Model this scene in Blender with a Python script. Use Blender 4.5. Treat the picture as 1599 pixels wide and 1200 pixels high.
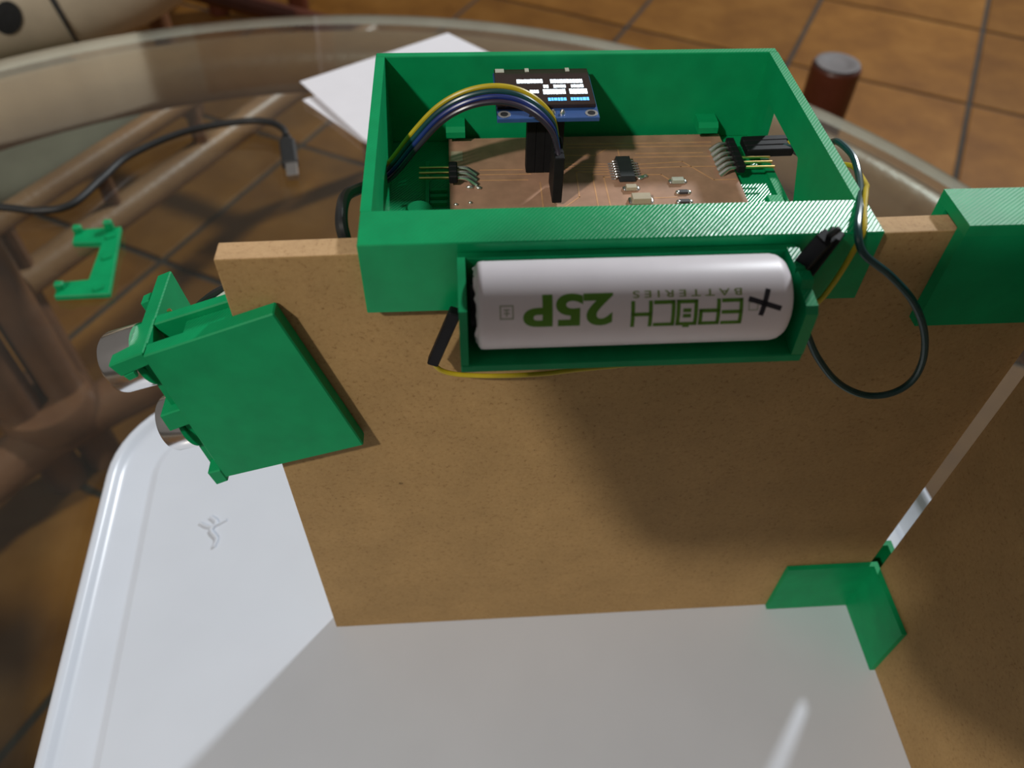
import bpy, bmesh, math, random
from mathutils import Vector, Matrix, Euler
for o in list(bpy.data.objects): bpy.data.objects.remove(o, do_unlink=True)
scene = bpy.context.scene
COL = scene.collection
MM = 0.001                      # all coordinates below are millimetres; z = 0 is the tray floor, y = 0 the front of the rear board

# ------------------------------------------------------------------ camera
cam = bpy.data.cameras.new('camera'); camo = bpy.data.objects.new('camera', cam); COL.objects.link(camo)
CAMPOS = Vector((-150.085, -137.704, 296.104)); CAMROT = Euler((0.7227, -0.0179, -0.0636), 'XYZ')
camo.location = CAMPOS * MM; camo.rotation_euler = CAMROT
cam.sensor_fit = 'HORIZONTAL'; cam.sensor_width = 6.4; cam.lens = 1244.69 / 1599 * 6.4
cam.clip_start = 0.002; cam.clip_end = 60
cam.dof.use_dof = True; cam.dof.focus_distance = 0.215; cam.dof.aperture_fstop = 2.5
scene.camera = camo

# ------------------------------------------------------------------ world, lamps, exposure
w = bpy.data.worlds.new('room_light'); scene.world = w; w.use_nodes = True
w.node_tree.nodes['Background'].inputs[0].default_value = (1.0, 0.93, 0.86, 1)
w.node_tree.nodes['Background'].inputs[1].default_value = 0.12
def lamp(name, pos, power, color, radius):
    l = bpy.data.lights.new(name, 'POINT'); l.energy = power; l.color = color; l.shadow_soft_size = radius
    o = bpy.data.objects.new(name, l); COL.objects.link(o); o.location = Vector(pos) * MM; return o
lamp('ceiling_lamp', (1720, 2220, 1980), 345, (0.93, 0.97, 1.0), 0.115)       # room lamp behind on the right
lamp('wall_lamp', (-1020, -920, 1360), 74, (1.0, 0.93, 0.84), 0.05)           # second lamp, front left
scene.view_settings.view_transform = 'Standard'; scene.view_settings.look = 'None'
scene.view_settings.exposure = 0.0; scene.view_settings.gamma = 1.0; scene.view_settings.use_curve_mapping = False

# ------------------------------------------------------------------ material helpers
MATS = {}
class NT:
    def __init__(s, name):
        m = bpy.data.materials.new(name); m.use_nodes = True; s.m = m; s.t = m.node_tree; s.n = s.t.nodes; s.l = s.t.links
        s.b = s.n['Principled BSDF']; s.tc = s.n.new('ShaderNodeTexCoord'); MATS[name] = m
    def node(s, typ, **kw):
        n = s.n.new(typ)
        for k, v in kw.items():
            if k.startswith('i_'): n.inputs[int(k[2:])].default_value = v
            else: setattr(n, k, v)
        return n
    def link(s, a, b): s.l.new(a, b)
    def noise(s, scale, detail=3, rough=0.5, coord='Object'):
        n = s.node('ShaderNodeTexNoise'); n.inputs['Scale'].default_value = scale; n.inputs['Detail'].default_value = detail
        n.inputs['Roughness'].default_value = rough; s.link(s.tc.outputs[coord], n.inputs['Vector']); return n
    def ramp(s, fac, stops):
        r = s.node('ShaderNodeValToRGB'); e = r.color_ramp.elements
        while len(e) < len(stops): e.new(0.5)
        for x, (p, c) in zip(e, stops): x.position = p; x.color = (*c, 1)
        s.link(fac, r.inputs[0]); return r
    def math(s, op, a, b=None):
        n = s.node('ShaderNodeMath', operation=op)
        for i, v in enumerate((a, b)):
            if v is None: continue
            if isinstance(v, (int, float)): n.inputs[i].default_value = v
            else: s.link(v, n.inputs[i])
        return n.outputs[0]
    def bump(s, h, dist, strength=1.0):
        b = s.node('ShaderNodeBump'); b.inputs['Strength'].default_value = strength; b.inputs['Distance'].default_value = dist
        s.link(h, b.inputs['Height']); s.link(b.outputs[0], s.b.inputs['Normal']); return b
    def base(s, out): s.link(out, s.b.inputs['Base Color'])
def simple(name, col, rough=0.5, metal=0.0, var=0.12, scale=300, spec=0.5, bump=0.0, coat=0.0):
    t = NT(name); n = t.noise(scale)
    t.base(t.ramp(n.outputs[0], [(0.25, tuple(c * (1 - var) for c in col)), (0.75, tuple(min(1, c * (1 + var)) for c in col))]).outputs[0])
    t.b.inputs['Roughness'].default_value = rough; t.b.inputs['Metallic'].default_value = metal
    t.b.inputs['Specular IOR Level'].default_value = spec; t.b.inputs['Coat Weight'].default_value = coat
    if bump: t.bump(n.outputs[0], bump)
    return t.m

def printed(name, col, rough=0.26, spec=0.4, angle=0.68, period=0.00078, amp=0.000032):
    """3D-printed plastic: diagonal strand lines on horizontal faces, thin layer lines on upright faces."""
    t = NT(name); sep = t.node('ShaderNodeSeparateXYZ'); t.link(t.tc.outputs['Object'], sep.inputs[0])
    x, y, z = sep.outputs
    d = t.math('ADD', t.math('MULTIPLY', x, math.cos(angle)), t.math('MULTIPLY', y, -math.sin(angle)))
    wob = t.noise(260, 2)
    dd = t.math('ADD', t.math('MULTIPLY', d, 2 * math.pi / period), t.math('MULTIPLY', wob.outputs[0], 2.5))
    strands = t.math('SINE', dd)
    layers = t.math('MULTIPLY', t.math('SINE', t.math('MULTIPLY', z, 2 * math.pi / 0.0004)), 0.22)
    g = t.node('ShaderNodeNewGeometry'); sn = t.node('ShaderNodeSeparateXYZ'); t.link(g.outputs['Normal'], sn.inputs[0])
    up = t.math('GREATER_THAN', t.math('ABSOLUTE', sn.outputs[2]), 0.75)
    mx = t.node('ShaderNodeMix'); t.link(up, mx.inputs[0]); t.link(layers, mx.inputs[2]); t.link(strands, mx.inputs[3])
    t.bump(mx.outputs[0], amp)
    n = t.noise(120, 4)
    t.base(t.ramp(n.outputs[0], [(0.3, tuple(c * 0.9 for c in col)), (0.7, tuple(c * 1.08 for c in col))]).outputs[0])
    t.b.inputs['Roughness'].default_value = rough; t.b.inputs['Specular IOR Level'].default_value = spec
    return t.m
printed('green_plastic', (0.003, 0.30, 0.105))
printed('green_plastic_matt', (0.003, 0.30, 0.105), rough=0.38, spec=0.32, angle=0.95, amp=0.00005)
printed('green_plastic_fine', (0.003, 0.30, 0.105), rough=0.45, amp=0.000008, spec=0.17)

def mdf(name, a, b, c):
    t = NT(name); n1 = t.noise(900, 5, 0.65); n2 = t.noise(330, 3); n3 = t.noise(55, 2)
    r1 = t.ramp(n1.outputs[0], [(0.30, c), (0.42, b), (0.70, a)])
    r2 = t.ramp(n2.outputs[0], [(0.235, (0.45, 0.42, 0.4)), (0.285, (0.93, 0.93, 0.93)), (0.75, (1, 1, 1))])
    r3 = t.ramp(n3.outputs[0], [(0.3, (0.88, 0.88, 0.88)), (0.7, (1, 1, 1))])
    m = t.node('ShaderNodeMix', data_type='RGBA', blend_type='MULTIPLY'); m.inputs[0].default_value = 1
    t.link(r1.outputs[0], m.inputs[6]); t.link(r2.outputs[0], m.inputs[7])
    m2 = t.node('ShaderNodeMix', data_type='RGBA', blend_type='MULTIPLY'); m2.inputs[0].default_value = 1
    t.link(m.outputs[2], m2.inputs[6]); t.link(r3.outputs[0], m2.inputs[7])
    t.base(m2.outputs[2]); t.bump(n1.outputs[0], 0.00015, 0.6)
    t.b.inputs['Roughness'].default_value = 0.75; t.b.inputs['Specular IOR Level'].default_value = 0.25
    return t.m
mdf('fibreboard', (0.47, 0.305, 0.13), (0.43, 0.27, 0.112), (0.30, 0.175, 0.068))
mdf('fibreboard_cut_edge', (0.62, 0.41, 0.22), (0.56, 0.36, 0.19), (0.42, 0.26, 0.13))

simple('white_tray', (0.62, 0.665, 0.745), rough=0.28, var=0.03, scale=25, bump=0.00006)
simple('paper', (0.80, 0.79, 0.84), rough=0.8, var=0.02, scale=60)
simple('black_plastic', (0.009, 0.009, 0.011), rough=0.55, var=0.2, spec=0.18)
simple('black_rubber', (0.016, 0.017, 0.018), rough=0.5, var=0.2)
simple('chip_black', (0.02, 0.022, 0.026), rough=0.6, var=0.15)
simple('metal_can', (0.93, 0.91, 0.90), rough=0.2, metal=1.0, var=0.03)
simple('tin_solder', (0.72, 0.70, 0.68), rough=0.34, metal=1.0, var=0.15, scale=900)
simple('gold_pin', (0.88, 0.62, 0.24), rough=0.3, metal=1.0, var=0.08)
simple('copper_brown', (0.42, 0.24, 0.16), rough=0.42, var=0.16, scale=220, spec=0.4)
simple('copper_bright', (0.62, 0.34, 0.17), rough=0.4, var=0.15, spec=0.5)
simple('ceramic_tan', (0.47, 0.40, 0.29), rough=0.4, var=0.08)
simple('ceramic_grey', (0.45, 0.46, 0.38), rough=0.35, var=0.08)
simple('resistor_dark', (0.06, 0.05, 0.055), rough=0.4, var=0.2)
simple('yellow_wire', (0.50, 0.38, 0.015), rough=0.38, var=0.08)
simple('green_wire', (0.010, 0.055, 0.060), rough=0.30, var=0.15)
simple('blue_wire', (0.014, 0.028, 0.16), rough=0.33, var=0.15)
simple('dark_wire', (0.030, 0.020, 0.036), rough=0.3, var=0.2)
simple('white_wire', (0.75, 0.74, 0.72), rough=0.4, var=0.05)
simple('battery_wrap', (0.92, 0.86, 0.90), rough=0.42, var=0.03, scale=120, coat=0.08)
simple('print_green', (0.10, 0.27, 0.015), rough=0.45, var=0.06)
simple('print_olive', (0.24, 0.33, 0.08), rough=0.45, var=0.1, scale=800)
simple('print_grey', (0.42, 0.45, 0.36), rough=0.45, var=0.1)
simple('marker_black', (0.02, 0.018, 0.03), rough=0.5, var=0.2)
simple('display_board', (0.03, 0.085, 0.26), rough=0.35, var=0.1)
simple('display_glass', (0.035, 0.022, 0.020), rough=0.12, var=0.1)
simple('sensor_mesh', (0.10, 0.10, 0.11), rough=0.5, metal=0.6, var=0.4, scale=2500)
simple('sensor_board', (0.02, 0.06, 0.24), rough=0.4, var=0.1)
simple('cream_fabric', (0.60, 0.53, 0.40), rough=0.85, var=0.12, scale=28)
simple('dark_print', (0.018, 0.02, 0.022), rough=0.85, var=0.2)
simple('olive_fabric', (0.125, 0.12, 0.085), rough=0.9, var=0.2, scale=20)
simple('phone_black', (0.02, 0.02, 0.022), rough=0.3, var=0.1)
simple('pole_cap', (0.075, 0.06, 0.058), rough=0.65, var=0.35, scale=60)

def rattan(name, a, b):
    t = NT(name); n = t.noise(14, 5, 0.6); n2 = t.noise(160, 4)
    r = t.ramp(n.outputs[0], [(0.3, b), (0.7, a)]); t.base(r.outputs[0]); t.bump(n2.outputs[0], 0.0008, 0.5)
    t.b.inputs['Roughness'].default_value = 0.38
rattan('rattan_brown', (0.20, 0.092, 0.045), (0.125, 0.052, 0.026))
rattan('rattan_tan', (0.34, 0.19, 0.09), (0.24, 0.125, 0.058))
rattan('wood_red', (0.115, 0.030, 0.014), (0.065, 0.016, 0.008))

def tile_material():
    t = NT('terracotta_tile'); oi = t.node('ShaderNodeObjectInfo'); n = t.noise(9, 5, 0.6); n2 = t.noise(2.3, 2)
    r = t.ramp(n.outputs[0], [(0.28, (0.115, 0.044, 0.007)), (0.55, (0.178, 0.075, 0.013)), (0.78, (0.228, 0.105, 0.023))])
    hv = t.node('ShaderNodeHueSaturation'); t.link(r.outputs[0], hv.inputs['Color'])
    mr = t.node('ShaderNodeMapRange'); t.link(oi.outputs['Random'], mr.inputs[0]); mr.inputs[3].default_value = 0.78; mr.inputs[4].default_value = 1.12
    t.link(mr.outputs[0], hv.inputs['Value']); t.base(hv.outputs[0]); t.bump(n2.outputs[0], 0.004, 0.5)
    t.b.inputs['Roughness'].default_value = 0.5; t.b.inputs['Specular IOR Level'].default_value = 0.1
tile_material()
simple('grout', (0.026, 0.021, 0.015), rough=0.9, var=0.25, scale=40)

def glass_material(name, tint, edge=False):
    t = NT(name); t.n.remove(t.b); out = t.n['Material Output']
    tr = t.node('ShaderNodeBsdfTransparent'); tr.inputs[0].default_value = (*tint, 1)
    gl = t.node('ShaderNodeBsdfGlossy'); gl.inputs['Roughness'].default_value = 0.04
    n = t.noise(30, 3); fr = t.node('ShaderNodeFresnel'); fr.inputs[0].default_value = 1.5
    mx = t.node('ShaderNodeMixShader'); geo = t.node('ShaderNodeNewGeometry'); t.link(t.math('MULTIPLY', fr.outputs[0], t.math('SUBTRACT', 1.0, geo.outputs['Backfacing'])), mx.inputs[0]); t.link(tr.outputs[0], mx.inputs[1]); t.link(gl.outputs[0], mx.inputs[2])
    df = t.node('ShaderNodeBsdfDiffuse'); df.inputs[0].default_value = (0.80, 0.80, 0.75, 1) if edge else (0.5, 0.5, 0.45, 1)
    m2 = t.node('ShaderNodeMixShader')
    diffuse_mix = t.ramp(n.outputs[0], [(0.3, (0.008,) * 3), (0.8, (0.02,) * 3)] if not edge else [(0.3, (0.7,) * 3), (0.8, (0.9,) * 3)])  # uneven share of plain diffuse colour over the glass, far higher on the edge
    t.link(diffuse_mix.outputs[0], m2.inputs[0]); t.link(mx.outputs[0], m2.inputs[1]); t.link(df.outputs[0], m2.inputs[2])
    t.link(m2.outputs[0], out.inputs[0])
glass_material('table_glass', (0.93, 0.96, 0.93))
glass_material('table_glass_edge', (0.55, 0.62, 0.56), True)

def emit(name, col, strength):
    t = NT(name); n = t.noise(2500, 1)
    t.base(t.ramp(n.outputs[0], [(0, col), (1, col)]).outputs[0])
    t.b.inputs['Emission Color'].default_value = (*col, 1); t.b.inputs['Emission Strength'].default_value = strength
emit('pixels_white', (0.72, 0.88, 1.0), 2.6)
emit('pixels_blue', (0.10, 0.42, 1.0), 1.3)

# ------------------------------------------------------------------ mesh helpers
class B:
    """collects shapes in millimetre world coordinates"""
    def __init__(s): s.bm = bmesh.new()
    def poly(s, bottom, top):
        n = len(bottom); vb = [s.bm.verts.new(p) for p in bottom]; vt = [s.bm.verts.new(p) for p in top]
        fs = [s.bm.faces.new(vb[::-1]), s.bm.faces.new(vt)]
        for i in range(n): fs.append(s.bm.faces.new((vb[i], vb[(i + 1) % n], vt[(i + 1) % n], vt[i])))
        return fs
    def box(s, x0, x1, y0, y1, z0, z1, bev=0.0, M=None):
        c = [(x0, y0), (x1, y0), (x1, y1), (x0, y1)]
        fs = s.poly([(x, y, z0) for x, y in c], [(x, y, z1) for x, y in c])
        vs = list({v for f in fs for v in f.verts}); es = list({e for f in fs for e in f.edges})
        if bev:
            r = bmesh.ops.bevel(s.bm, geom=es, offset=bev, segments=1, affect='EDGES', profile=0.5)
            vs = list({v for v in r['verts']} | {v for v in vs if v.is_valid})
        if M is not None:
            for v in vs: v.co = M @ v.co
        return s
    def ext(s, pts2, axis, a, b, M=None):
        """prism: 2D outline swept along an axis ('x': pts are y,z ; 'y': x,z ; 'z': x,y)"""
        f = {'x': lambda p, t: (t, p[0], p[1]), 'y': lambda p, t: (p[0], t, p[1]), 'z': lambda p, t: (p[0], p[1], t)}[axis]
        fs = s.poly([f(p, a) for p in pts2], [f(p, b) for p in pts2])
        if M is not None:
            for v in {v for q in fs for v in q.verts}: v.co = M @ v.co
        return s
    def lathe(s, prof, origin, axis, seg=32, cap=True):
        """prof: list of (distance along axis, radius)"""
        o = Vector(origin); ax = Vector(axis).normalized(); u = ax.orthogonal().normalized(); v = ax.cross(u); rings = []
        for d, r in prof:
            rings.append([s.bm.verts.new(o + ax * d + (u * math.cos(2 * math.pi * i / seg) + v * math.sin(2 * math.pi * i / seg)) * r) for i in range(seg)])
        for a, b in zip(rings, rings[1:]):
            for i in range(seg): s.bm.faces.new((a[i], a[(i + 1) % seg], b[(i + 1) % seg], b[i]))
        if cap: s.bm.faces.new(rings[0][::-1]); s.bm.faces.new(rings[-1])
        return s
    def tube(s, pts, r, seg=10, smooth=True, n=8):
        P = [Vector(p) for p in pts]
        if smooth and len(P) > 2: P = catmull(P, n)
        t0 = (P[1] - P[0]).normalized(); u = t0.orthogonal().normalized(); rings = []
        for i, p in enumerate(P):
            t = (P[min(i + 1, len(P) - 1)] - P[max(i - 1, 0)]).normalized()
            u = (u - t * u.dot(t)).normalized(); v = t.cross(u)
            rr = r(i / (len(P) - 1)) if callable(r) else r
            rings.append([s.bm.verts.new(p + (u * math.cos(2 * math.pi * k / seg) + v * math.sin(2 * math.pi * k / seg)) * rr) for k in range(seg)])
        for a, b in zip(rings, rings[1:]):
            for k in range(seg): s.bm.faces.new((a[k], a[(k + 1) % seg], b[(k + 1) % seg], b[k]))
        s.bm.faces.new(rings[0][::-1]); s.bm.faces.new(rings[-1]); return s
    def torus(s, c, R, r, seg=96, ms=14):
        rings = []
        for i in range(seg):
            a = 2 * math.pi * i / seg
            rings.append([s.bm.verts.new((c[0] + (R + r * math.cos(b)) * math.cos(a), c[1] + (R + r * math.cos(b)) * math.sin(a), c[2] + r * math.sin(b)))
                          for b in (2 * math.pi * k / ms for k in range(ms))])
        for i in range(seg):
            a, b = rings[i], rings[(i + 1) % seg]
            for k in range(ms): s.bm.faces.new((a[k], b[k], b[(k + 1) % ms], a[(k + 1) % ms]))
        return s
    def blob(s, c, rx, ry, rz, M=None, p=2.0, seg=24, rg=14):
        """superellipsoid"""
        def se(t, e): return math.copysign(abs(t) ** (2 / e), t)
        rows = []
        for j in range(1, rg):
            la = math.pi * (j / rg - 0.5); rows.append([])
            for i in range(seg):
                lo = 2 * math.pi * i / seg
                q = Vector((rx * se(math.cos(la), p) * se(math.cos(lo), p), ry * se(math.cos(la), p) * se(math.sin(lo), p), rz * se(math.sin(la), 2)))
                q = (M @ q if M else q) + Vector(c); rows[-1].append(s.bm.verts.new(q))
        for a, b in zip(rows, rows[1:]):
            for i in range(seg): s.bm.faces.new((a[i], a[(i + 1) % seg], b[(i + 1) % seg], b[i]))
        s.bm.faces.new(rows[0][::-1]); s.bm.faces.new(rows[-1]); return s
def catmull(P, n=8):
    Q = [P[0] * 2 - P[1]] + P + [P[-1] * 2 - P[-2]]; out = []
    for i in range(1, len(Q) - 2):
        a, b, c, d = Q[i - 1:i + 3]
        for k in range(n):
            t = k / n
            out.append(0.5 * ((2 * b) + (c - a) * t + (2 * a - 5 * b + 4 * c - d) * t * t + (3 * b - a - 3 * c + d) * t ** 3))
    out.append(P[-1]); return out

BASE = {}
def thing(name, label, cat, base, group=None):
    o = bpy.data.objects.new(name, None); COL.objects.link(o); o.empty_display_size = 0.01
    o.location = Vector(base) * MM; BASE[o.name] = Vector(base); o['label'] = label; o['category'] = cat
    if group: o['group'] = group
    return o
def mesh_obj(name, b, mats, parent=None, base=(0, 0, 0), smooth=False, sharp=35):
    """link the collected shapes as one mesh object (under parent, else at base)"""
    bm = b.bm if isinstance(b, B) else b
    org = BASE[parent.name] if parent else Vector(base)
    bmesh.ops.recalc_face_normals(bm, faces=bm.faces)
    for v in bm.verts: v.co = (v.co - org) * MM
    me = bpy.data.meshes.new(name); bm.to_mesh(me); bm.free()
    for m in (mats if isinstance(mats, (list, tuple)) else [mats]): me.materials.append(MATS[m])
    if smooth:
        me.shade_smooth(); me.set_sharp_from_angle(angle=math.radians(sharp))
    o = bpy.data.objects.new(name, me); COL.objects.link(o); BASE[o.name] = org
    if parent: o.parent = parent
    else: o.location = org * MM
    return o
def tag(o, label, cat, group=None):
    o['label'] = label; o['category'] = cat
    if group: o['group'] = group
    return o
def struct(o): o['kind'] = 'structure'; return o

# ================================================================== FLOOR
FZ = -435.0; TS = 329.7; TA = math.radians(-29.2)
tu = Vector((math.cos(TA), math.sin(TA), 0)); tv = Vector((-math.sin(TA), math.cos(TA), 0)); T0 = Vector((197.9, 1461.3, FZ))
b = B(); b.box(-3600, 3600, -2600, 4600, FZ - 60, FZ - 3)
floor = struct(mesh_obj('floor', b, 'grout', base=(0, 0, FZ)))
floor['label'] = 'terracotta tiled floor with dark joints below the glass table'
g = TS / 2 - 4
def tile_mesh():
    b = B(); b.box(-g, g, -g, g, -9, 0, bev=2.0); bm = b.bm
    for v in bm.verts: v.co *= MM
    me = bpy.data.meshes.new('tile'); bm.to_mesh(me); bm.free(); me.materials.append(MATS['terracotta_tile']); return me
tme = tile_mesh(); rnd = random.Random(3)
for i in range(-8, 7):
    for j in range(-9, 7):
        c = T0 + tu * TS * (i + 0.5) + tv * TS * (j + 0.5)
        o = bpy.data.objects.new('tile', tme); COL.objects.link(o); o.parent = floor
        o.location = (c - Vector((0, 0, FZ))) * MM + Vector((0, 0, rnd.uniform(-0.0006, 0.0006))); o.rotation_euler = (0, 0, TA + rnd.choice((0, math.pi / 2, math.pi, -math.pi / 2)))

simple('wall_paint', (0.26, 0.23, 0.19), rough=0.85, var=0.04, scale=4, bump=0.0005)
b = B(); b.box(-3600, 3600, 4500, 4600, FZ, 2250); struct(mesh_obj('wall_back', b, 'wall_paint', base=(0, 4500, FZ)))

# ================================================================== TABLE
TC = Vector((-245, 70, 0)); GR = 480; GT = -4.0
t = thing('rattan_table_frame', 'round brown rattan table frame below the glass top', 'table', (TC.x, TC.y, FZ))
b = B(); b.torus((TC.x, TC.y, -37), 462, 24.5); mesh_obj('upper_ring', b, 'rattan_tan', t, smooth=True)
b = B(); b.torus((TC.x, TC.y, -352), 455, 25); mesh_obj('lower_ring', b, 'rattan_brown', t, smooth=True)
for k in range(4):
    a = math.radians(134.5 + 90 * k); rad = Vector((math.cos(a), math.sin(a), 0)); tan = Vector((-rad.y, rad.x, 0))
    for s in (-1, 1):
        q = TC + rad * 468 + tan * 21 * s
        b = B(); b.tube([(q.x, q.y, FZ + 1), (q.x, q.y, -250), (q.x, q.y, -60)], 20, seg=14, smooth=False); mesh_obj('leg', b, 'rattan_brown', t, smooth=True)
    for z in (-330, -95):
        q = TC + rad * 468; b = B(); b.lathe([(-16, 43), (-12, 45), (12, 45), (16, 43)], (q.x, q.y, z), (0, 0, 1), 20); mesh_obj('leg_binding', b, 'rattan_brown', t, smooth=True)
b = B(); R2 = GR
prof = [(GT - 8, R2 - 3), (GT - 6.5, R2 - 0.8), (GT - 4, R2), (GT - 1.5, R2 - 0.8), (GT, R2 - 3)]
b.lathe([(z, r) for z, r in prof], (TC.x, TC.y, 0), (0, 0, 1), 160)
for f in b.bm.faces: f.material_index = 0 if abs(f.normal.z) > 0.9 or len(f.verts) > 4 else 1
glass = tag(mesh_obj('glass_tabletop', b, ['table_glass', 'table_glass_edge'], base=(TC.x, TC.y, GT - 8), smooth=True), 'round clear glass tabletop under the white tray', 'glass tabletop')

# ================================================================== TRAY
TRA = math.radians(3.8)
def tray_pt(x, y): c, s = math.cos(TRA), math.sin(TRA); return (-309.6 + x * c - y * s, 57 + x * s + y * c)
def rrect(off, X0=0, X1=360, Y0=-325, Y1=64, R=46, seg=12):
    R = max(R - off, 6); pts = []
    for cx, cy, a0 in ((X1 - off - R, Y1 - off - R, 0), (X0 + off + R, Y1 - off - R, 90), (X0 + off + R, Y0 + off + R, 180), (X1 - off - R, Y0 + off + R, 270)):
        for k in range(seg + 1):
            a = math.radians(a0 + 90 * k / seg); pts.append(tray_pt(cx + R * math.cos(a), cy + R * math.sin(a)))
    return pts
prof = [(4, -4), (1.4, -0.6), (0.4, 0.9), (0, 2.0), (0.5, 3.1), (1.6, 3.7), (2.9, 3.5), (4.0, 2.7), (5.2, 1.2), (6.4, 0.2), (8, -0.5), (17.0, -1.9), (17.8, -2.0), (18.5, -1.75), (21.0, -0.08), (21.6, 0.0)]
t = B(); rings = [[t.bm.verts.new((x, y, z)) for x, y in rrect(o)] for o, z in prof]
for a, c in zip(rings, rings[1:]):
    n = len(a)
    for i in range(n): t.bm.faces.new((a[i], a[(i + 1) % n], c[(i + 1) % n], c[i]))
t.bm.faces.new(rings[0][::-1]); t.bm.faces.new(rings[-1])
tray = thing('plastic_tray', 'glossy white plastic tray with raised rounded rim on the glass table', 'tray', (-120, -70, -4))
mesh_obj('tray_body', t, 'white_tray', tray, smooth=True, sharp=50)
# raised moulded mark near the far corner of the tray floor
b = B(); b.tube([(-262, 53, 0.2), (-259, 50, 0.35), (-260.5, 46, 0.4), (-257.5, 42, 0.35), (-258, 38, 0.2)], 0.75, seg=8); b.tube([(-266, 50, 0.1), (-262, 48, 0.3), (-259, 48.5, 0.3), (-255, 51, 0.1)], 0.6, seg=8)
mesh_obj('moulded_mark', b, 'white_tray', tray, smooth=True)

# ================================================================== BOARDS
def board(name, label, prism, cutfaces, base):
    b = B(); b.poly(*prism)
    bmesh.ops.bevel(b.bm, geom=list(b.bm.edges), offset=0.35, segments=2, affect='EDGES', profile=0.5)
    b.bm.normal_update()
    for f in b.bm.faces: f.material_index = 1 if abs(f.normal[cutfaces]) < 0.5 else 0
    return tag(mesh_obj(name, b, ['fibreboard', 'fibreboard_cut_edge'], base=base), label, 'board')
AZL, AZR = 183.6, 187.0
board('fibreboard_panel', 'brown fibreboard panel standing upright under the green box with the battery', (
    [(-204.4, 0, 0), (-2.2, 0, 0), (-2.2, 6, 0), (-204.4, 6, 0)], [(-204.0, 0, AZL), (-2.2, 0, AZR), (-2.2, 6, AZR), (-204.0, 6, AZL)]), 1, (-103, 3, 0))
board('fibreboard_panel', 'brown fibreboard side panel at right edge, square to the board with the box', (
    [(0, -205, 0), (6, -205, 0), (6, -2.6, 0), (0, -2.6, 0)], [(0, -205, 186.5), (6, -205, 186.5), (6, -2.6, 187), (0, -2.6, 187)]), 0, (3, -103, 0))

# ================================================================== CORNER BRACKETS
def corner(name, label, z0, z1, la, lb, cap, base, T=3.6):
    t = thing(name, label, 'bracket', base); o = 6.4
    b = B()      # inner L
    b.ext([(-la, -0.15), (-la, -T), (-T, -T), (-T, -lb), (-0.15, -lb), (-0.15, -0.15)], 'z', z0, z1); mesh_obj('inner_angle', b, 'green_plastic_fine', t)
    b = B()      # outer L with the corner post
    b.ext([(-la, o), (o, o), (o, -lb), (o + T, -lb), (o + T, o + T), (-la, o + T)], 'z', z0, z1); mesh_obj('outer_angle', b, 'green_plastic_fine', t)
    if cap:
        b = B(); b.ext([(-la, -T), (-T, -T), (-T, -lb), (o + T, -lb), (o + T, o + T), (-la, o + T)], 'z', z1, z1 + 3.0)
        mesh_obj('top_plate', b, 'green_plastic_matt', t)
    else:
        b = B(); b.ext([(-2.0, -2.0), (5.8, -2.0), (5.8, 5.8), (-2.0, 5.8)], 'z', z0 + 0.2, z0 + 12); mesh_obj('corner_post', b, 'green_plastic_fine', t)
corner('corner_bracket', 'green printed corner bracket on the tray where the two panels meet', 0.2, 32.0, 34.5, 28.5, False, (-2, -2, 0.2), 2.0)
corner('corner_bracket', 'green printed corner bracket capping the panel tops at right edge', 159.8, 187.4, 39.5, 34, True, (-2, -2, 159.8))

# ================================================================== GREEN ENCLOSURE
X0, X1, Y0, Y1, ZT, ZB = -172.4, -58.0, -3.5, 81.8, 189.2, 160.0; WT = 2.5
box = thing('printed_enclosure', 'open green printed box hooked over the rear panel, holding the circuit board', 'box', (-115, 3, ZB))
b = B(); b.box(X0, X1, 8.4, Y1, ZB, ZB + 2.4); mesh_obj('box_floor', b, 'green_plastic', box)
b = B(); b.box(X0, X1, Y1 - WT, Y1, ZB + 2.4, ZT, bev=0.25); mesh_obj('back_wall', b, 'green_plastic_fine', box)
def wall_with_hole(name, xa, xb, y0, y1, hole):
    ya, yb, za, zb = hole; b = B(); z0 = ZB + 2.4
    outer = [(y0, z0), (y1, z0), (y1, ZT), (y0, ZT)]; inner = hole_pts(ya, yb, za, zb)
    vs = {}
    for x in (xa, xb):
        vs[x] = ([b.bm.verts.new((x, *p)) for p in outer], [b.bm.verts.new((x, *p)) for p in inner])
        O, I = vs[x]
        for i in range(4): b.bm.faces.new((O[i], O[(i + 1) % 4], I[(i + 1) % 4], I[i]))
    for k in range(2):
        for i in range(4): b.bm.faces.new((vs[xa][k][i], vs[xa][k][(i + 1) % 4], vs[xb][k][(i + 1) % 4], vs[xb][k][i]))
    return mesh_obj(name, b, 'green_plastic_fine', box)
def hole_pts(ya, yb, za, zb): return [(ya, za), (yb, za), (yb - (yb - ya) * 0.0, zb), (ya + (yb - ya) * 0.22, zb)]
wall_with_hole('side_wall', X0, X0 + WT, 8.4, Y1 - WT, (48, 56, 165, 172))
wall_with_hole('side_wall', X1 - WT, X1, 8.4, Y1 - WT, (34, 70, 163.5, 178.5))
b = B(); b.ext([(Y0, 169.6), (-0.25, 169.6), (-0.25, 187.15), (6.3, 187.15), (6.3, ZB), (8.6, ZB), (8.6, ZT), (Y0, ZT)], 'x', X0, X1)
bmesh.ops.bevel(b.bm, geom=list(b.bm.edges), offset=0.25, segments=1, affect='EDGES'); mesh_obj('hooked_front_wall', b, 'green_plastic', box)
for xa, xb in ((-153.8, -148.2), (-78.4, -72.4)):
    b = B(); b.ext([(Y1 - WT, 170.2), (Y1 - WT, 167.2), (73.2, 167.2), (73.2, 169.0), (74.4, 170.2)], 'x', xa, xb); mesh_obj('retaining_tab', b, 'green_plastic_fine', box)
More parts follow.
